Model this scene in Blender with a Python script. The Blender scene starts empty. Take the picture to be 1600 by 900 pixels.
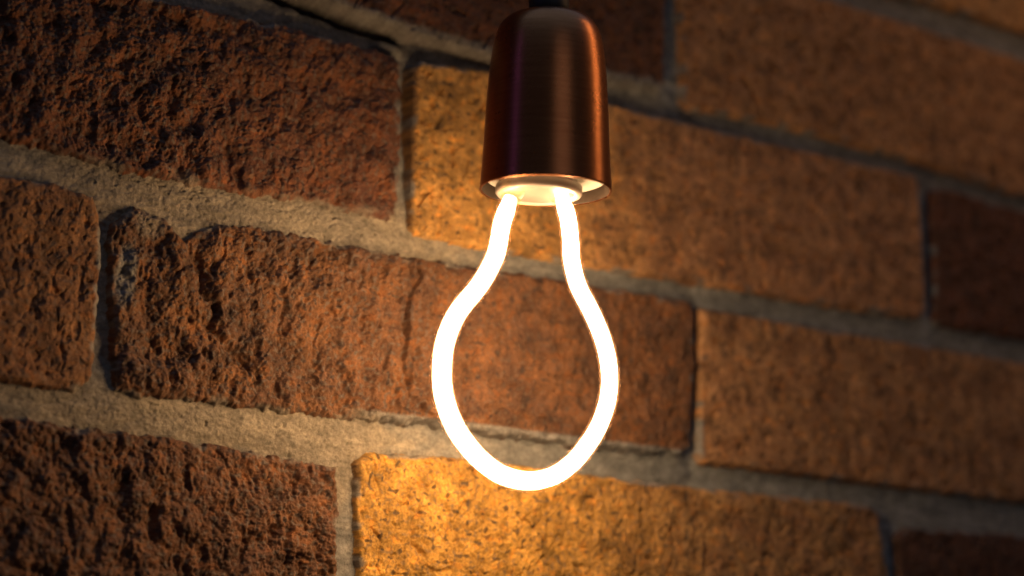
import bpy, math
import numpy as np
from mathutils import Vector, Matrix

sc = bpy.context.scene
# ------------------------------------------------------------------ camera
cam_d = bpy.data.cameras.new('camera')
cam_d.sensor_width = 36.0
cam_d.lens = 2600 / 1600 * 36.0
cam_d.clip_start = 0.01
cam_d.clip_end = 50
cam_d.dof.use_dof = True
cam_d.dof.focus_distance = 0.590
cam_d.dof.aperture_fstop = 3.9
cam_d.dof.aperture_blades = 0
cam = bpy.data.objects.new('camera', cam_d)
sc.collection.objects.link(cam)
cr = Vector((0.86653943, -0.4984187, 0.0262339))
cu = Vector((-0.14897725, -0.20812748, 0.96668957))
cf = Vector((0.47635616, 0.84158289, 0.25460371))
cam.matrix_world = Matrix((
    (cr.x, cu.x, -cf.x, 0.0),
    (cr.y, cu.y, -cf.y, -0.547581567),
    (cr.z, cu.z, -cf.z, -0.177752318),
    (0, 0, 0, 1)))
sc.camera = cam
CAMP = Vector((0, -0.547581567, -0.177752318))

# ------------------------------------------------------------------ dim room light
w = bpy.data.worlds.new('World'); sc.world = w; w.use_nodes = True
bg = w.node_tree.nodes['Background']
bg.inputs[1].default_value = 1.0
_n, _l = w.node_tree.nodes, w.node_tree.links            # a dim room, cooler and lighter from above
_tc = _n.new('ShaderNodeTexCoord'); _sx = _n.new('ShaderNodeSeparateXYZ'); _mr = _n.new('ShaderNodeMapRange')
_mr.interpolation_type = 'SMOOTHSTEP'; _mr.inputs[1].default_value = 0.45; _mr.inputs[2].default_value = 0.90
_mx = _n.new('ShaderNodeMix'); _mx.data_type = 'RGBA'
_mx.inputs['A'].default_value = (0.018, 0.018, 0.022, 1); _mx.inputs['B'].default_value = (0.115, 0.185, 0.30, 1)
_l.new(_tc.outputs['Generated'], _sx.inputs[0]); _l.new(_sx.outputs['Z'], _mr.inputs[0])
_l.new(_mr.outputs[0], _mx.inputs['Factor']); _l.new(_mx.outputs['Result'], bg.inputs[0])
sc.view_settings.view_transform = 'Standard'
sc.view_settings.look = 'None'
sc.view_settings.exposure = 0.0
sc.view_settings.gamma = 1.0
sc.cycles.use_denoising = True
sc.cycles.max_bounces = 8
sc.cycles.transparent_max_bounces = 12

def px_point(x, y, z):
    return CAMP + cf * z + cr * ((x - 800) / 2600 * z) - cu * ((y - 450) / 2600 * z)

def area(name, loc, target, sx, sy, power, col):
    l = bpy.data.lights.new(name, 'AREA'); l.shape = 'RECTANGLE'; l.size = sx; l.size_y = sy
    l.energy = power; l.color = col
    o = bpy.data.objects.new(name, l); sc.collection.objects.link(o)
    o.location = loc
    o.rotation_euler = (Vector(target) - Vector(loc)).to_track_quat('-Z', 'Y').to_euler()
    return o

RIM = Vector((0.2779876, -0.07809332, 0.00082175))     # centre of the holder's open end
AX = Vector((-0.04015658, -0.05977007, 0.99740412))    # its axis, upwards
XH = Vector((0.85979693, -0.51062032, 0.00401712))
YH = Vector((0.50905471, 0.85772631, 0.07189489))      # away from the camera
MID = RIM + AX * 0.035
def around(deg, dist, up):                             # deg to the right of the camera, seen from the holder
    a = math.radians(deg)
    return MID + (XH * math.sin(a) - YH * math.cos(a)) * dist + AX * up
# a pale window strip, a faint violet lamp and another warm lamp of the room
area('window_light', around(29, 1.3, 0.45), MID, 0.62, 0.60, 0.30, (1.0, 0.86, 0.80))
area('violet_light', around(-60, 1.2, 0.40), MID, 0.06, 0.7, 0.13, (0.30, 0.12, 1.0))
area('warm_room_lamp', MID + XH * 0.42 + YH * 0.14 + AX * 0.26, MID, 0.035, 0.30, 0.27, (1.0, 0.52, 0.20))

# ------------------------------------------------------------------ material helpers
def mat(name):
    m = bpy.data.materials.new(name); m.use_nodes = True
    nt = m.node_tree
    return m, nt, nt.nodes['Principled BSDF'], nt.nodes['Material Output']
def N(nt, t, **kw):
    n = nt.nodes.new(t)
    for k, v in kw.items(): setattr(n, k, v)
    return n

def stone_mat(name, rough, fine_scale, fine_amp, bump, spec):
    m, nt, p, out = mat(name)
    at = N(nt, 'ShaderNodeAttribute', attribute_name='Col')
    tc = N(nt, 'ShaderNodeTexCoord')
    no = N(nt, 'ShaderNodeTexNoise'); no.inputs['Scale'].default_value = fine_scale
    no.inputs['Detail'].default_value = 5; no.inputs['Roughness'].default_value = 0.65
    nt.links.new(tc.outputs['Object'], no.inputs['Vector'])
    mr = N(nt, 'ShaderNodeMapRange'); mr.inputs[1].default_value = 0.3; mr.inputs[2].default_value = 0.7
    mr.inputs[3].default_value = 1 - fine_amp; mr.inputs[4].default_value = 1 + fine_amp
    nt.links.new(no.outputs['Fac'], mr.inputs[0])
    mul = N(nt, 'ShaderNodeVectorMath', operation='MULTIPLY')
    nt.links.new(at.outputs['Color'], mul.inputs[0]); nt.links.new(mr.outputs[0], mul.inputs[1])
    nb = N(nt, 'ShaderNodeTexNoise'); nb.inputs['Scale'].default_value = 420; nb.inputs['Detail'].default_value = 3
    nt.links.new(tc.outputs['Object'], nb.inputs['Vector'])
    mb = N(nt, 'ShaderNodeMapRange'); mb.inputs[1].default_value = 0.3; mb.inputs[2].default_value = 0.7
    mb.inputs[3].default_value = 0.85; mb.inputs[4].default_value = 1.15
    nt.links.new(nb.outputs['Fac'], mb.inputs[0])
    m2 = N(nt, 'ShaderNodeVectorMath', operation='MULTIPLY')
    nt.links.new(mul.outputs[0], m2.inputs[0]); nt.links.new(mb.outputs[0], m2.inputs[1])
    nt.links.new(m2.outputs[0], p.inputs['Base Color'])
    p.inputs['Roughness'].default_value = rough
    p.inputs['Specular IOR Level'].default_value = spec
    bp = N(nt, 'ShaderNodeBump'); bp.inputs['Strength'].default_value = 1.0; bp.inputs['Distance'].default_value = bump
    nt.links.new(no.outputs['Fac'], bp.inputs['Height']); nt.links.new(bp.outputs[0], p.inputs['Normal'])
    return m
M_brick = stone_mat('fired_clay', 0.80, 1500, 0.24, 0.00055, 0.35)
M_mortar = stone_mat('sandy_mortar', 0.95, 1500, 0.24, 0.00045, 0.2)

# ------------------------------------------------------------------ numpy noise
def perlin(x, y, seed):
    rs = np.random.RandomState(seed)
    perm = rs.permutation(1024).astype(np.int32); perm = np.concatenate([perm, perm])
    ang = rs.rand(1024).astype(np.float32) * 2 * np.pi
    gx, gy = np.cos(ang), np.sin(ang)
    xi = np.floor(x); yi = np.floor(y)
    fx = (x - xi).astype(np.float32); fy = (y - yi).astype(np.float32)
    xi = xi.astype(np.int32) & 1023; yi = yi.astype(np.int32) & 1023
    def g(ix, iy, dx, dy):
        h = perm[perm[ix & 1023] + (iy & 1023)]
        return gx[h] * dx + gy[h] * dy
    sx = fx * fx * fx * (fx * (fx * 6 - 15) + 10); sy = fy * fy * fy * (fy * (fy * 6 - 15) + 10)
    a = g(xi, yi, fx, fy); b = g(xi + 1, yi, fx - 1, fy)
    c = g(xi, yi + 1, fx, fy - 1); d = g(xi + 1, yi + 1, fx - 1, fy - 1)
    return ((a + (b - a) * sx) * (1 - sy) + (c + (d - c) * sx) * sy) * 1.5
def grains(x, y, seed):
    """rounded grains: 1 at a grain's middle, falling to 0 between grains"""
    rs = np.random.RandomState(seed); perm = rs.permutation(1024).astype(np.int32); perm = np.concatenate([perm, perm])
    jx = rs.rand(1024).astype(np.float32); jy = rs.rand(1024).astype(np.float32); jr = (0.55 + 0.45 * rs.rand(1024)).astype(np.float32)
    xi = np.floor(x).astype(np.int32); yi = np.floor(y).astype(np.int32)
    best = np.zeros(x.shape, np.float32)
    for dx in (-1, 0, 1):
        for dy in (-1, 0, 1):
            h = perm[perm[(xi + dx) & 1023] + ((yi + dy) & 1023)]
            q = (x - (xi + dx + jx[h])) ** 2 + (y - (yi + dy + jy[h])) ** 2
            best = np.maximum(best, jr[h] * (1 - q / 1.3))
    return best
def ss(a, b, x):
    t = np.clip((x - a) / (b - a), 0, 1); return t * t * (3 - 2 * t)

# ------------------------------------------------------------------ the brick wall: one relief surface, millimetres
def lines(lo, hi, step0, step1, far_lo, far_hi):
    a = [lo]
    while a[-1] < hi:
        t = (a[-1] - lo) / (hi - lo); a.append(a[-1] + step0 + (step1 - step0) * t)
    s, x, right = step1, a[-1], []
    while x < far_hi:
        s = min(s * 1.12, 5); x += s; right.append(x)
    s, x, left = step0, a[0], []
    while x > far_lo:
        s = min(s * 1.12, 5); x -= s; left.append(x)
    return np.array(left[::-1] + a + right, dtype=np.float32)
U = lines(96, 612, 0.25, 0.44, -330, 960)
V = lines(-156, 188, 0.27, 0.27, -430, 470)
X, Y = np.meshgrid(U, V)
SH = X.shape

# bricks seen in the photograph (outline in mm on the wall), the rest of the wall goes on in the same courses
Q = {}
Q['r2a'] = [(-104, -4), (-60, -5), (111.5, -3.8), (133.0, -3.2), (143.4, -5.4), (146.2, -11.1), (147.6, -17.3), (148.5, -44.4), (149.2, -61.4), (148.3, -68.6), (143.5, -72.9), (118.6, -72.8), (-104, -72)]
Q['r2b'] = [(152.6, -10.7), (159.0, -6.4), (167.9, -8.2), (177.2, -15.0), (183.4, -9.5), (195.0, -6.5), (204.0, -5.4), (220.0, -6.1), (240.5, -6.5), (266.1, -6.8), (298.3, -6.2), (346.3, -5.4), (386.2, -4.7), (394.6, -5.1), (396.9, -8.3), (397.2, -31.5), (395.2, -66.3), (391.0, -68.9), (366.7, -70.3), (342.7, -70.8), (300.5, -70.3), (278.6, -69.8), (232.1, -71.9), (202.8, -71.6), (163.6, -72.0), (157.3, -71.0), (156.1, -67.2), (155.1, -56.2), (151.8, -34.2), (150.2, -16.2)]
Q['r2c'] = [(401.5, -6.6), (436.2, -6.5), (508.7, -6.1), (585.5, -5.8), (654.0, -4.6), (652, -72.4), (583.7, -71.7), (505.8, -71.8), (435.2, -71.6), (402.2, -71.4), (400.3, -68.4)]
Q['r1a'] = [(8, 74), (90.3, 74.2), (125.7, 73.5), (163.0, 73.1), (210.2, 74.0), (253.5, 73.2), (257.5, 71.2), (259.3, 38.6), (259.4, 8.3), (256.3, 6.2), (235.9, 6.3), (224.5, 7.0), (192.4, 5.5), (150.7, 6.2), (129.7, 8.7), (110.0, 10.2), (8, 9)]
Q['r1b'] = [(263.4, 69.7), (266.4, 73.3), (295.5, 75.2), (356.0, 74.0), (437.5, 74.1), (523.6, 75.1), (526.5, 70.6), (527.9, 10.0), (524.6, 6.8), (464.7, 4.8), (405.2, 4.5), (344.3, 2.8), (296.6, 2.1), (267.5, 2.4), (264.4, 5.3)]
Q['r1c'] = [(534.0, 68.9), (537.8, 72.4), (594.0, 70.2), (661.1, 68.7), (790, 71), (790, 6), (654.9, 5.2), (589.4, 6.5), (536.3, 5.2), (533.2, 7.2)]
Q['r0a'] = [(132, 151), (133, 99), (178.2, 95.0), (203.9, 90.8), (227.8, 87.2), (260.8, 83.5), (298.2, 81.9), (355.0, 84.1), (379.3, 85.7), (381.3, 89.4), (382.1, 150), (378, 153)]
Q['r0b'] = [(390.3, 150), (390.3, 130.1), (392.3, 83.0), (396.0, 81.5), (439.8, 83.9), (523.9, 82.7), (594.5, 78.1), (645, 78), (647, 150), (599.8, 150.5), (479.7, 151.9), (394, 153)]
Q['rz'] = [(490, 163), (529.5, 165.7), (600.9, 165.9), (745, 166.0), (745, 232), (491, 232)]
Q['r3a'] = [(-20, -83), (107.5, -83.8), (119.8, -84.3), (153.8, -85.2), (187.7, -86.4), (219.3, -88.3), (235.6, -88.5), (239.9, -89.9), (241.6, -110.0), (242.5, -134.7), (242.8, -152), (-20, -152)]
Q['r3b'] = [(246.6, -87.6), (251.7, -82.7), (287.2, -81.4), (344.3, -82.0), (402.2, -82.4), (489.0, -81.4), (494.3, -84.0), (499.8, -111.0), (501.4, -150), (251.1, -151.9), (250.8, -127.4)]
Q['r3c'] = [(505.6, -93.6), (511.7, -89.5), (542.8, -88.4), (582.6, -87.3), (646.1, -86.3), (765, -86), (765, -152), (510, -151)]
def rect(x0, x1, y0, y1): return [(x0, y1), (x1, y1), (x1, y0), (x0, y0)]
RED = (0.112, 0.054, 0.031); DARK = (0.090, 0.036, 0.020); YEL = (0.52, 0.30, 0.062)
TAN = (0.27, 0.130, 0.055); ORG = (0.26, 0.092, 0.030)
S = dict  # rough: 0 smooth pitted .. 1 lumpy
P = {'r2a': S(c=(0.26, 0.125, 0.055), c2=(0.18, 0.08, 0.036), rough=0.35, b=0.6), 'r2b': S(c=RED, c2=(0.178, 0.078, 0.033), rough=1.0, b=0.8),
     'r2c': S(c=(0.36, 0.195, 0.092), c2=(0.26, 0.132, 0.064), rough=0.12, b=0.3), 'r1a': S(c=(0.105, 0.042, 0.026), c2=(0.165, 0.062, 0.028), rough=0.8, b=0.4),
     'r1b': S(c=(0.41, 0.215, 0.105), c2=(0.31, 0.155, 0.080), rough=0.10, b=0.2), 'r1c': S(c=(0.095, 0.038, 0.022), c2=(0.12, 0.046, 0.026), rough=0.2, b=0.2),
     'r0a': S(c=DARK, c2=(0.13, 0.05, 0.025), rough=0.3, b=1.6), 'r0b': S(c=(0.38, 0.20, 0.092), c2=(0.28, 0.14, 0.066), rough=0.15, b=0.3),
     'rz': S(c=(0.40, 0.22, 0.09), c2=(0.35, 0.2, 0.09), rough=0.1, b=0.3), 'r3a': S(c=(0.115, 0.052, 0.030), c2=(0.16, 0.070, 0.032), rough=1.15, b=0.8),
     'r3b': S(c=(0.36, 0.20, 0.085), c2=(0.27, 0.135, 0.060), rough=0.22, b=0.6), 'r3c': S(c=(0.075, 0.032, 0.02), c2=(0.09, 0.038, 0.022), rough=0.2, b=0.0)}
rng = np.random.RandomState(5)
pal = [(RED, 0.8), (TAN, 0.25), (DARK, 0.5), (YEL, 0.2), (ORG, 0.4)]
def filler(name, x0, x1, y0, y1):
    c, r = pal[rng.randint(len(pal))]
    Q[name] = rect(x0, x1, y0, y1); P[name] = S(c=c, c2=tuple(v * 0.8 for v in c), rough=r, b=rng.rand() * 0.8)
L, G = 247, 9
rows = {(-72.5, -4): (-104, 652), (6, 73): (8, 790), (83, 152): (132, 646), (165, 232): (490, 745), (-152, -84): (-20, 765)}
for (y0, y1), (a, b) in rows.items():
    x, k = b + G, 0
    while x < 960: filler(f'f{y0}_{k}', x, x + L, y0, y1); x += L + G; k += 1
    x = a - G
    while x > -330: filler(f'g{y0}_{k}', x - L, x, y0, y1); x -= L + G; k += 1
for j, (y0, y1) in enumerate([(242, 309), (319, 386), (396, 463), (-230, -162), (-308, -240), (-386, -318)]):
    x, k = -400 + (j % 2) * 124, 0
    while x < 960: filler(f'h{j}_{k}', x, x + L, y0, y1); x += L + G; k += 1

# mortar relief: struck joints, deep under the upper courses, nearly flush near the left end
bedA = ss(30, 60, Y) ; 
flush = np.exp(-((X - 205) / 75) ** 2 - ((Y - 0) / 16) ** 2) * 1.2 + np.exp(-((X - 190) / 80) ** 2 - ((Y + 78) / 10) ** 2) \
      + np.exp(-((X - 236) / 14) ** 2 - ((Y + 85) / 22) ** 2) * 0.9
deepj = bedA * (1 - ss(300, 400, X)) + 0.9 * np.exp(-((X - 262) / 8) ** 2 - ((Y - 44) / 28) ** 4) + 0.6 * np.exp(-((X - 398) / 5) ** 2)
depth = -(3.9 + 2.2 * deepj) * (1 - 0.62 * np.clip(flush, 0, 1.1))
MH = depth + 0.5 * perlin(X / 22, Y / 9, 1) + 0.35 * perlin(X / 7, Y / 4, 2) + 0.22 * perlin(X / 2.2, Y / 1.6, 3)
sand = np.clip(flush, 0, 1) * 0.75 + 0.15
MH += sand * (0.20 * perlin(X / 1.3, Y / 1.1, 4) + 0.12 * np.abs(perlin(X / 2.7, Y / 2.3, 5)))
pit = ss(0.50, 0.66, perlin(X / 2.9, Y / 1.5, 6)) * sand * ss(0, 0.4, perlin(X / 20, Y / 5, 12))
MH -= pit * 0.9
MH += 0.45 * np.clip(flush, 0.12, 1) * (grains(X / 1.15, Y / 1.05, 13) - 0.5) + 0.5 * np.clip(flush, 0, 1) * ss(0.1, 0.6, perlin(X / 7, Y / 4, 14)) * grains(X / 2.4, Y / 2.0, 15)
MH += 0.16 * perlin(X / 30, Y / 1.8, 7) * (1 - np.clip(flush, 0, 1) * 0.5)        # drag lines of the trowel
n1 = perlin(X / 26, Y / 12, 8); n2 = perlin(X / 1.5, Y / 1.5, 9); n3 = perlin(X / 6, Y / 4, 10)
k = np.clip(0.5 + 0.5 * n1 + 0.25 * n3, 0, 1)[..., None]
MC = (1 - k) * np.array([0.19, 0.162, 0.130]) + k * np.array([0.31, 0.258, 0.192])
gm = (0.85 * (1 - ss(0.05, 0.6, flush + 0.15 * n3)) * (0.55 + 0.45 * ss(250, 420, X)))[..., None]     # plain cement grey away from the sandy left joints
MC = MC * (1 - gm) + (0.16 + 0.10 * k) * np.array([0.92, 1.0, 1.08]) * gm
MC *= (1 + 0.22 * n2 + 0.18 * n3)[..., None]
MC *= (1 - 0.25 * ss(0.35, 0.6, perlin(X / 3.1, Y / 2.2, 11)) * sand)[..., None]

HT = MH.copy(); COL = MC.astype(np.float32); ISB = np.zeros(SH, bool)

def sdist(x, y, poly):
    """distance to the outline, positive inside"""
    n = len(poly); d = np.full(x.shape, 1e9, np.float32); ins = np.zeros(x.shape, bool)
    for i in range(n):
        ax, ay = poly[i]; bx, by = poly[(i + 1) % n]
        ex, ey = bx - ax, by - ay
        t = np.clip(((x - ax) * ex + (y - ay) * ey) / (ex * ex + ey * ey), 0, 1)
        d = np.minimum(d, (x - ax - t * ex) ** 2 + (y - ay - t * ey) ** 2)
        if by != ay:
            c = ((ay > y) != (by > y)) & (x < (bx - ax) * (y - ay) / (by - ay) + ax)
            ins ^= c
    d = np.sqrt(d); return np.where(ins, d, -d)

def seg_groove(x, y, pts):
    d = np.full(x.shape, 1e9, np.float32)
    for (ax, ay), (bx, by) in zip(pts[:-1], pts[1:]):
        ex, ey = bx - ax, by - ay
        t = np.clip(((x - ax) * ex + (y - ay) * ey) / (ex * ex + ey * ey), 0, 1)
        d = np.minimum(d, (x - ax - t * ex) ** 2 + (y - ay - t * ey) ** 2)
    return np.sqrt(d)

for bi, name in enumerate(Q):
    poly = Q[name]; pr = P[name]; R = pr['rough']; sd = 100 + bi * 40
    xs = [p[0] for p in poly]; ys = [p[1] for p in poly]
    i0, i1 = np.searchsorted(U, [min(xs) - 5, max(xs) + 5]); j0, j1 = np.searchsorted(V, [min(ys) - 5, max(ys) + 5])
    if i1 - i0 < 2 or j1 - j0 < 2: continue
    sl = (slice(j0, j1), slice(i0, i1)); x = X[sl]; y = Y[sl]
    # ragged outline
    e = 0.5 + 0.9 * R
    wx = x + e * (0.9 * perlin(x / 6, y / 6, sd) + 0.5 * perlin(x / 2.2, y / 2.2, sd + 1))
    wy = y + e * (1.0 * perlin(x / 6, y / 6, sd + 2) + 0.55 * perlin(x / 2.0, y / 2.0, sd + 3))
    d = sdist(wx, wy, poly)
    # local roughness: the middle brick is lumpy on the left, smoother on the right
    r = np.full(x.shape, R, np.float32)
    if name == 'r2b': r = 1.05 - 0.80 * ss(255, 300, x + 6 * perlin(x / 20, y / 20, 77))
    if name == 'r1a': r = 1.05 - 0.35 * ss(180, 240, x)
    if name == 'r3b': r = 0.52 - 0.20 * ss(300, 400, x)
    r = r * (1 + 0.35 * perlin(x / 35, y / 25, sd + 4))
    qx = x + 1.0 * perlin(x / 7, y / 7, sd + 5) + 0.2 * perlin(x / 2.3, y / 2.3, sd + 33); qy = y + 1.0 * perlin(x / 7, y / 7, sd + 6) + 0.2 * perlin(x / 2.3, y / 2.3, sd + 34)
    # lumps with sharp valleys, taller than wide
    l1 = grains(qx / 7.0, qy / 9.5, sd + 7)
    l2 = grains(qx / 3.9, qy / 4.8, sd + 8)
    l3 = grains(qx / 1.9, qy / 2.1, sd + 9)
    l4 = perlin(qx / 1.15, qy / 1.25, sd + 10)
    l5 = perlin(x / 0.75, y / 0.75, sd + 11)
    l6 = grains(x / 1.05, y / 1.05, sd + 42)
    t = r * (2.7 * l1 + 2.1 * l2 + 1.45 * l3 + 0.22 * l4 + 0.14 * l5 + 0.95 * l6 - 4.5)
    t += 1.0 * r * perlin(x / 22, y / 20, sd + 12) + 1.9 * r * perlin(x / 8.5, y / 10, sd + 35)
    deep = ss(0.22, 0.62, perlin(qx / 5.5, qy / 10.0, sd + 13) + 0.22 * perlin(qx / 2.2, qy / 2.8, sd + 36)) * r
    t -= 1.5 * deep
    # smooth face: gentle waves, pits and drag cracks
    s = np.clip(1.05 - r, 0.0, 1)
    t += s * (0.55 * perlin(x / 22, y / 18, sd + 14) + 0.30 * perlin(qx / 5, qy / 7, sd + 15) + 0.16 * perlin(x / 2.2, y / 2.4, sd + 16) + 0.10 * l4 + 0.06 * l5)
    pits = ss(0.40, 0.60, perlin(x / 2.3, y / 2.6, sd + 17))
    pits2 = ss(0.42, 0.58, perlin(x / 4.5, y / 5.5, sd + 18))
    t += 0.55 * s * (grains(qx / 4.2, qy / 6.5, sd + 37) - 0.6) + 0.22 * s * grains(x / 1.8, y / 1.9, sd + 38)
    t -= s * (0.8 * pits + 1.1 * pits2)
    crack = (1 - ss(0.0, 0.07, np.abs(perlin(qx / 6, qy / 17, sd + 19)))) * ss(0.05, 0.3, perlin(x / 14, y / 16, sd + 20))
    t -= s * (2.2 if name in ('r3b', 'r1b', 'r0b') else 0.6 if name == 'r2a' else 1.5) * crack
    if name == 'r2b':
        g = seg_groove(wx, wy, [(268.5, -6), (267.5, -17), (264, -27), (264.5, -38), (265, -50), (267, -60), (272, -64), (280, -71)])
        t -= 2.4 * np.exp(-(g / 0.95) ** 2) * ss(-72, -60, y)
        t += 0.9 * ss(264, 266.5, x) * (1 - ss(300, 330, x))
        g = seg_groove(wx, wy, [(182, -20), (185, -31), (190, -39), (188, -46), (196, -50), (204, -58)])
        t -= 2.6 * np.exp(-(g / 1.5) ** 2)
        g = seg_groove(wx, wy, [(214, -28), (215.5, -36), (214.5, -43)])
        t -= 2.4 * np.exp(-(g / 1.4) ** 2)
        g = seg_groove(wx, wy, [(200, -14), (201, -24), (203, -30)])
        t -= 1.8 * np.exp(-(g / 1.5) ** 2)
    if name == 'r3b':
        g = seg_groove(wx, wy, [(273, -103), (270.5, -109), (271.5, -115), (276, -118)])
        t -= 2.0 * np.exp(-(g / 1.0) ** 2)
        g = seg_groove(wx, wy, [(292, -98), (288, -106), (289, -112)])
        t -= 1.2 * np.exp(-(g / 0.8) ** 2)
    if name == 'r0b':
        g = seg_groove(wx, wy, [(424, 100), (432, 92), (435, 83)])
        t -= 1.8 * np.exp(-(g / 1.4) ** 2)
    rad = 1.6 + 1.2 * np.clip(r, 0, 1)
    q = np.clip(d / rad, 0, 1)
    prof = -(1 - np.sqrt(np.clip(1 - (1 - q) ** 2, 0, 1))) * (1.8 + 0.8 * r) + np.where(d < 0, d * 4.2, 0)
    hb = pr['b'] + t * ss(-0.5, 3.0, d) + prof
    hb = np.maximum(hb, np.where(d > 2.5, HT[sl] + 0.4, -99))
    m = (hb > HT[sl]) & (d > -2.2)
    # ---- colour of the clay
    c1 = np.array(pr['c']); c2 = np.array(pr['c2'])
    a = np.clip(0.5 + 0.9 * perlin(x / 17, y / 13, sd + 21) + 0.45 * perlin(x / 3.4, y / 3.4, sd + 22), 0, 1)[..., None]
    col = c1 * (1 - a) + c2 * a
    if name in ('r3b', 'r1b'):       # golden clay at one end, with the bulb's warm glow painted into it
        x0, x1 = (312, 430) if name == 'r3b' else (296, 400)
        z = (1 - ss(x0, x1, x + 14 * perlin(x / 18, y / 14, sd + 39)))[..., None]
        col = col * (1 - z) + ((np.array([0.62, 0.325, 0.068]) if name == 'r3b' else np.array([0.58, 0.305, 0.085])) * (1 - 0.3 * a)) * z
    if name in ('r0b', 'r2c', 'rz'): col = col * 1.12
    mo = perlin(x / 7.5, y / 7.5, sd + 40) + 0.5 * perlin(x / 30, y / 20, sd + 41)
    col = col * (1 + 0.34 * mo)[..., None]
    grit = perlin(x / 0.95, y / 0.95, sd + 23)
    col = col * (1 + 0.30 * grit + 0.18 * perlin(x / 2.4, y / 2.4, sd + 24))[..., None]
    # iron spots, grey grains and rusty grains
    dk = (ss(0.28, 0.62, perlin(x / 6.5, y / 8.5, sd + 45) + 0.25 * perlin(x / 2, y / 2, sd + 46)) * 0.55)[..., None]
    col = col * (1 - dk) + col * np.array([0.38, 0.42, 0.5]) * dk
    sp = ss(0.46, 0.60, perlin(x / 2.7, y / 2.7, sd + 25))[..., None] * 0.75
    col = col * (1 - sp) + np.array([0.045, 0.03, 0.026]) * sp
    gy = (ss(0.12, 0.55, perlin(x / 1.7, y / 1.7, sd + 26)) * (0.25 + 0.5 * np.clip(r, 0, 1)))[..., None]
    col = col * (1 - gy) + np.array([0.14, 0.105, 0.085]) * gy
    ru = (ss(0.25, 0.6, perlin(x / 4.5, y / 3.5, sd + 27)) * 0.5)[..., None]
    col = col * (1 - ru) + col * np.array([1.45, 1.1, 0.6]) * ru
    # left bevel of the golden bricks, its shade painted dark into the colour
    if name in ('r3b', 'r1b'):
        z = (1 - ss(0.6, 3.4, x - min(xs)))[..., None] * 0.7
        col = col * (1 - z) + np.array([0.10, 0.05, 0.028]) * z
    # mortar smeared on to the edges
    sm = ss(0.05, 0.5, perlin(x / 9, y / 5, sd + 28)) * (1 - ss(0.8, 2.6, d)) * 0.85
    if name == 'r2b':
        sm = np.maximum(sm, (1 - ss(1.2, 2.6, np.abs(y + 69.5))) * ss(238, 250, x) * 0.9)
        sm = np.maximum(sm, (1 - ss(2.5, 4.5, np.hypot((x - 157) * 1.0, (y + 31) / 3.2))) * 0.9)
        sm = np.maximum(sm, (1 - ss(2.5, 6, np.hypot((x - 164) / 1.3, (y + 11) / 1.2))) * 0.6)
    if name == 'r0a':
        low = y - np.interp(x, [178, 204, 228, 261, 298, 355, 380], [95, 91, 87.2, 83.5, 81.9, 84, 85.7])
        sm = np.maximum(sm, (1 - ss(2.5, 5.0, low + 1.4 * perlin(x / 7, y / 7, 99))) * 0.85)
    if name in ('r0b', 'r1a'):
        low = y - min(ys)
        sm = np.maximum(sm, ss(0.0, 0.5, perlin(x / 14, y / 8, sd + 30)) * (1 - ss(2, 6, low)) * 0.6)
    sm = sm[..., None]
    col = col * (1 - sm) + MC[sl] * 0.9 * sm
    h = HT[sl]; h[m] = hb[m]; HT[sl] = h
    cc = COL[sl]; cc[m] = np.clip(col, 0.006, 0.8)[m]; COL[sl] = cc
    ISB[sl] |= m

# black gap where the mortar has fallen out under the top course
g = seg_groove(X + 0.8 * perlin(X / 5, Y / 5, 61), Y + 0.8 * perlin(X / 4, Y / 4, 62),
               [(150, 98), (178, 93.5), (204, 89.0), (228, 85.6), (258, 82.2)])
cut = np.where(~ISB, np.exp(-(g / 2.2) ** 2), np.exp(-(g / 1.3) ** 2) * 0.6)
HT -= 9.0 * cut * ss(-10, 8, 262 - X)
# loose mortar crumbs sitting in the upper bed
lump = np.exp(-(np.hypot((X - 254) / 2.2, (Y - 78) / 1.1) / 2.6) ** 4) * (~ISB)
HT += 2.5 * lump

# ---- split the relief into two sheets that share their edge: clay and mortar
def build_sheet(name, fmask, material, parent, extra=None):
    nv, nu = SH
    idx = np.arange(nv * nu).reshape(SH)
    f = np.stack([idx[:-1, :-1], idx[:-1, 1:], idx[1:, 1:], idx[1:, :-1]], -1)[fmask]
    used = np.unique(f); remap = np.full(nv * nu, -1, np.int32); remap[used] = np.arange(len(used))
    co = np.stack([X.ravel()[used] / 1000, -HT.ravel()[used] / 1000, Y.ravel()[used] / 1000], -1).astype(np.float32)
    col = COL.reshape(-1, 3)[used]
    f = remap[f]
    if extra is not None:
        ec, ef = extra(co, remap, idx)
        ef = ef + 0
        co = np.concatenate([co, ec]); col = np.concatenate([col, np.tile([[0.4, 0.35, 0.28]], (len(ec), 1))])
        f = np.concatenate([f, ef])
    me = bpy.data.meshes.new(name)
    me.vertices.add(len(co)); me.vertices.foreach_set('co', co.astype(np.float32).ravel())
    me.loops.add(f.size); me.loops.foreach_set('vertex_index', f.astype(np.int32).ravel())
    me.polygons.add(len(f)); me.polygons.foreach_set('loop_start', (np.arange(len(f)) * 4).astype(np.int32))
    me.update(calc_edges=True)
    me.polygons.foreach_set('use_smooth', np.ones(len(f), bool))
    at = me.color_attributes.new('Col', 'FLOAT_COLOR', 'POINT')
    at.data.foreach_set('color', np.concatenate([col, np.ones((len(col), 1))], 1).astype(np.float32).ravel())
    me.materials.append(material)
    o = bpy.data.objects.new(name, me); sc.collection.objects.link(o); o.parent = parent
    return o

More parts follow.
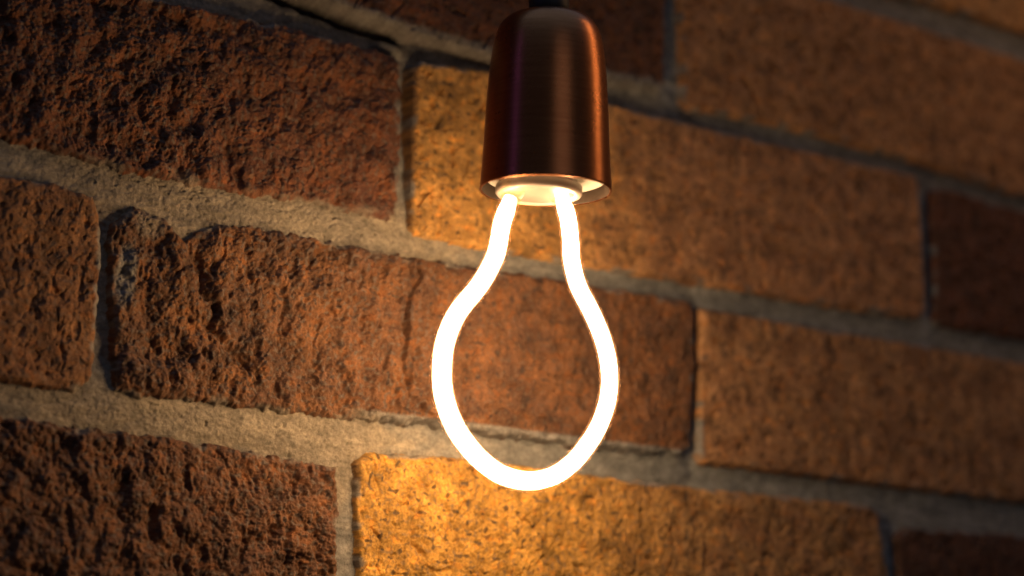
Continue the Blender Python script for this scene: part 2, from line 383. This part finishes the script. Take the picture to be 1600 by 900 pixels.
wall = bpy.data.objects.new('brick_wall', None); sc.collection.objects.link(wall)
wall['label'] = 'rough wall of dark red, brown and yellow bricks with sandy grey mortar behind the lamp'
wall['category'] = 'wall'
FB = (ISB[:-1, :-1].astype(int) + ISB[1:, :-1] + ISB[:-1, 1:] + ISB[1:, 1:]) >= 2
FB[0, :] = FB[-1, :] = False; FB[:, 0] = FB[:, -1] = False
def back_box(co, remap, idx):      # body of the wall behind the relief, 110 mm thick
    border = np.concatenate([idx[0, :-1], idx[:-1, -1], idx[-1, :0:-1], idx[:0:-1, 0]])
    b = remap[border]; n0 = len(co)
    ec = co[b].copy(); ec[:, 1] = 0.11
    k = len(b); ar = np.arange(k)
    ef = np.stack([b, n0 + ar, n0 + (ar + 1) % k, b[(ar + 1) % k]], -1)
    c4 = np.array([[co[b][:, 0].min(), 0.11, co[b][:, 2].min()], [co[b][:, 0].max(), 0.11, co[b][:, 2].min()],
                   [co[b][:, 0].max(), 0.11, co[b][:, 2].max()], [co[b][:, 0].min(), 0.11, co[b][:, 2].max()]])
    ec = np.concatenate([ec, c4]); ef = np.concatenate([ef, [[n0 + k + 3, n0 + k + 2, n0 + k + 1, n0 + k]]])
    return ec.astype(np.float32), ef
build_sheet('brickwork', FB, M_brick, wall)
build_sheet('mortar', ~FB, M_mortar, wall, back_box)

# ------------------------------------------------------------------ pendant lamp (built in millimetres about its rim centre)
lamp = bpy.data.objects.new('pendant_lamp', None); sc.collection.objects.link(lamp)
lamp.matrix_world = Matrix((
    (XH.x, YH.x, AX.x, RIM.x), (XH.y, YH.y, AX.y, RIM.y), (XH.z, YH.z, AX.z, RIM.z), (0, 0, 0, 1)))
lamp['label'] = 'brushed copper pendant lamp with a glowing bulb-shaped tube, hanging before the brick wall'
lamp['category'] = 'lamp'

def mesh_obj(name, verts, faces, material, parent, smooth=True):
    me = bpy.data.meshes.new(name)
    me.from_pydata([tuple(c / 1000 for c in v) for v in verts], [], faces)
    for p in me.polygons: p.use_smooth = smooth
    me.materials.append(material); me.update()
    o = bpy.data.objects.new(name, me); sc.collection.objects.link(o); o.parent = parent
    return o
def lathe(name, prof, material, parent, cx=0, cy=0, seg=128, close=False):
    vs, fs = [], []
    n = len(prof)
    for r_, z in prof:
        for k in range(seg):
            a = 2 * math.pi * k / seg; vs.append((cx + r_ * math.cos(a), cy + r_ * math.sin(a), z))
    for i in range(n if close else n - 1):
        j = (i + 1) % n
        for k in range(seg):
            k2 = (k + 1) % seg; fs.append((i * seg + k, i * seg + k2, j * seg + k2, j * seg + k))
    if not close:
        if prof[0][0] > 0: fs.append(tuple(reversed(range(seg))))
        fs.append(tuple((n - 1) * seg + k for k in range(seg)))
    return mesh_obj(name, vs, fs, material, parent)
def spline(pts, sub):
    P_ = [Vector(p) for p in pts]; out = []
    for i in range(len(P_) - 1):
        p0 = P_[max(i - 1, 0)]; p1 = P_[i]; p2 = P_[i + 1]; p3 = P_[min(i + 2, len(P_) - 1)]
        for s_ in range(sub):
            t = s_ / sub
            out.append(0.5 * ((2 * p1) + (p2 - p0) * t + (2 * p0 - 5 * p1 + 4 * p2 - p3) * t * t + (3 * p1 - p0 - 3 * p2 + p3) * t ** 3))
    out.append(P_[-1]); return out
def sweep(name, path, radii, material, parent, seg=28, ref=Vector((0, 1, 0))):
    vs, fs = [], []; n = len(path)
    for i, p in enumerate(path):
        tg = (path[min(i + 1, n - 1)] - path[max(i - 1, 0)]).normalized()
        a = ref - tg * ref.dot(tg); a.normalize(); b = tg.cross(a)
        for k in range(seg):
            w_ = 2 * math.pi * k / seg; vs.append(p + (a * math.cos(w_) + b * math.sin(w_)) * radii[i])
    for i in range(n - 1):
        for k in range(seg):
            k2 = (k + 1) % seg; fs.append((i * seg + k, i * seg + k2, (i + 1) * seg + k2, (i + 1) * seg + k))
    fs.append(tuple(reversed(range(seg)))); fs.append(tuple((n - 1) * seg + k for k in range(seg)))
    return mesh_obj(name, vs, fs, material, parent)

# brushed copper
M_cop, nt, p, out = mat('brushed_copper')
tc = N(nt, 'ShaderNodeTexCoord'); mp = N(nt, 'ShaderNodeMapping'); mp.inputs['Scale'].default_value = (60, 60, 3400)
nt.links.new(tc.outputs['Object'], mp.inputs[0])
no = N(nt, 'ShaderNodeTexNoise'); no.inputs['Scale'].default_value = 1; no.inputs['Detail'].default_value = 6
no.inputs['Roughness'].default_value = 0.7; nt.links.new(mp.outputs[0], no.inputs['Vector'])
bp = N(nt, 'ShaderNodeBump'); bp.inputs['Strength'].default_value = 0.8; bp.inputs['Distance'].default_value = 0.00004
nt.links.new(no.outputs['Fac'], bp.inputs['Height']); nt.links.new(bp.outputs[0], p.inputs['Normal'])
n2 = N(nt, 'ShaderNodeTexNoise'); n2.inputs['Scale'].default_value = 90; n2.inputs['Detail'].default_value = 4
nt.links.new(tc.outputs['Object'], n2.inputs['Vector'])
mr = N(nt, 'ShaderNodeMapRange'); mr.inputs[3].default_value = 0.24; mr.inputs[4].default_value = 0.32
nt.links.new(n2.outputs['Fac'], mr.inputs[0]); nt.links.new(mr.outputs[0], p.inputs['Roughness'])
cr_ = N(nt, 'ShaderNodeMix', data_type='RGBA'); cr_.inputs['A'].default_value = (0.34, 0.12, 0.048, 1); cr_.inputs['B'].default_value = (0.50, 0.20, 0.085, 1)
cm = N(nt, 'ShaderNodeMapRange'); cm.inputs[1].default_value = 0.36; cm.inputs[2].default_value = 0.64
nt.links.new(no.outputs['Fac'], cm.inputs[0]); nt.links.new(cm.outputs[0], cr_.inputs['Factor']); nt.links.new(cr_.outputs['Result'], p.inputs['Base Color'])
p.inputs['Metallic'].default_value = 1.0

M_in, nt, p, out = mat('dull_inner_metal')
p.inputs['Base Color'].default_value = (0.045, 0.03, 0.022, 1); p.inputs['Roughness'].default_value = 0.5; p.inputs['Metallic'].default_value = 0.3
M_lin, nt, p, out = mat('cream_plastic')
p.inputs['Base Color'].default_value = (0.55, 0.50, 0.44, 1); p.inputs['Roughness'].default_value = 0.45
M_disc, nt, p, out = mat('milky_plastic')
p.inputs['Base Color'].default_value = (0.30, 0.255, 0.225, 1); p.inputs['Roughness'].default_value = 0.35
p.inputs['Subsurface Weight'].default_value = 0.3; p.inputs['Subsurface Radius'].default_value = (1, 0.7, 0.4); p.inputs['Subsurface Scale'].default_value = 0.004
M_blk, nt, p, out = mat('black_rubber')
p.inputs['Base Color'].default_value = (0.012, 0.012, 0.014, 1); p.inputs['Roughness'].default_value = 0.55
M_glow, nt, p, out = mat('glowing_core')
p.inputs['Base Color'].default_value = (0.9, 0.85, 0.75, 1)
p.inputs['Emission Color'].default_value = (1.0, 0.68, 0.36, 1); p.inputs['Emission Strength'].default_value = 54.0
M_glow.cycles.emission_sampling = 'FRONT'
M_sleeve, nt, p, out = mat('silicone_sleeve')
tr = N(nt, 'ShaderNodeBsdfTransparent'); tr.inputs[0].default_value = (1.0, 0.93, 0.86, 1)
tl = N(nt, 'ShaderNodeBsdfTranslucent'); tl.inputs[0].default_value = (1.0, 0.62, 0.42, 1)
gl = N(nt, 'ShaderNodeBsdfGlossy'); gl.inputs['Roughness'].default_value = 0.2
mx = N(nt, 'ShaderNodeMixShader'); mx.inputs[0].default_value = 0.014
nt.links.new(tr.outputs[0], mx.inputs[1]); nt.links.new(tl.outputs[0], mx.inputs[2])
nt.links.new(mx.outputs[0], out.inputs['Surface'])

M_collar, nt, p, out = mat('clear_collar')
tr = N(nt, 'ShaderNodeBsdfTransparent'); tr.inputs[0].default_value = (0.98, 0.94, 0.88, 1)
gl = N(nt, 'ShaderNodeBsdfGlossy'); gl.inputs['Roughness'].default_value = 0.15
tl = N(nt, 'ShaderNodeBsdfTranslucent'); tl.inputs[0].default_value = (1.0, 0.75, 0.5, 1)
m1 = N(nt, 'ShaderNodeMixShader'); m1.inputs[0].default_value = 0.06
nt.links.new(tr.outputs[0], m1.inputs[1]); nt.links.new(gl.outputs[0], m1.inputs[2])
m2 = N(nt, 'ShaderNodeMixShader'); m2.inputs[0].default_value = 0.05
nt.links.new(m1.outputs[0], m2.inputs[1]); nt.links.new(tl.outputs[0], m2.inputs[2])
nt.links.new(m2.outputs[0], out.inputs['Surface'])

# holder: closed dome with a thin wall
outer = spline([(0.5, 0, 66.0), (8.5, 0, 65.9), (12.8, 0, 65.3), (15.6, 0, 63.6), (17.7, 0, 60.2), (18.9, 0, 56.0), (19.7, 0, 51.0), (20.45, 0, 43.6), (21.2, 0, 31.6), (21.8, 0, 17.5), (22.4, 0, 6), (22.75, 0, 0.8)], 6)
prof = [(v.x, v.z * (1 - 0.05 * max(0.0, v.z) / 66)) for v in outer] + [(22.85, 0.3), (22.8, 0.0), (22.6, -0.25), (22.3, -0.25), (22.05, 0.0), (22.0, 0.6), (21.7, 5.0), (21.3, 12.0), (20.6, 30), (19.6, 44), (17.2, 55), (12.5, 60), (7, 60.8), (0.4, 61.0)]
holder = lathe('lamp_holder', prof, M_cop, lamp, seg=160)
holder.data.materials.append(M_in)
for pl in holder.data.polygons:
    if pl.index >= (len(outer) + 4) * 160: pl.material_index = 1
lathe('inner_lining', [(14.0, 12.0), (14.2, 5.0), (18.6, 4.6), (19.4, 3.7), (20.4, 3.6), (20.8, 4.4), (20.9, 12.0)], M_lin, holder, close=True)
# cord grip and cord
lathe('cord_grip', [(3.0, 62.0), (7.0, 62.1), (7.05, 66.5), (7.0, 78), (6.4, 80), (4.5, 84), (3.2, 85)], M_blk, lamp, seg=64)
path = [Vector((0, 0, 80 + i * 12)) for i in range(30)]
sweep('cord', path, [3.0] * 30, M_blk, lamp, seg=24)

# bulb
bulb = bpy.data.objects.new('light_bulb', None); sc.collection.objects.link(bulb); bulb.parent = lamp
lathe('bulb_base', [(0.2, -1.5), (11.6, -1.5), (11.9, -1.2), (12.4, -1.2), (12.7, -1.9), (13.8, -1.9), (14.6, -1.6), (15.0, -0.9), (15.0, 1.3), (14.6, 1.9), (12.0, 2.4), (12.0, 20), (0.2, 20)][::1], M_disc, bulb, cx=-2.3, cy=0.4, seg=96)
LOOP = [(-12.9, 0.5), (-13.6, -3.0), (-15.4, -8.5), (-17.3, -14.0), (-18.5, -20.9), (-20.1, -26.6), (-25.3, -35.8), (-33.7, -46.4), (-37.9, -56.2), (-38.9, -65.8), (-37.7, -74.9), (-33.4, -83.9), (-27.7, -90.4), (-21.9, -95.0), (-14.4, -98.6), (-4.9, -99.8), (4.5, -97.8), (11.6, -93.6), (17.1, -88.3), (23.3, -79.8), (27.2, -69.6), (27.6, -59.7), (25.0, -49.9), (20.0, -40.5), (14.0, -31.5), (11.2, -22.7), (10.8, -17.1), (9.6, -9.0), (7.9, -4.3), (6.2, -0.4), (5.8, 0.8)]
cs, sn = math.cos(math.radians(33)), math.sin(math.radians(33))
loop = spline([(b * cs, b * sn, z) for b, z in LOOP], 6)
ref = Vector((-sn, cs, 0))
n = len(loop)
core = loop[8:-8]
sweep('glowing_tube', core, [2.7 * min(1, 0.75 + 0.25 * min(i, len(core) - 1 - i) / 5) for i in range(len(core))], M_glow, bulb, ref=ref)
sweep('tube_sleeve', loop, [3.65] * n, M_sleeve, bulb, ref=ref)

for a_, b_ in ((loop[0:9], 1), (loop[-9:], -1)):
    seg_ = a_ if b_ == 1 else a_[::-1]
    sweep('end_collar', seg_, [4.3, 4.3, 4.25, 4.2, 4.15, 4.1, 4.0, 3.9, 3.7], M_collar, bulb, ref=ref)
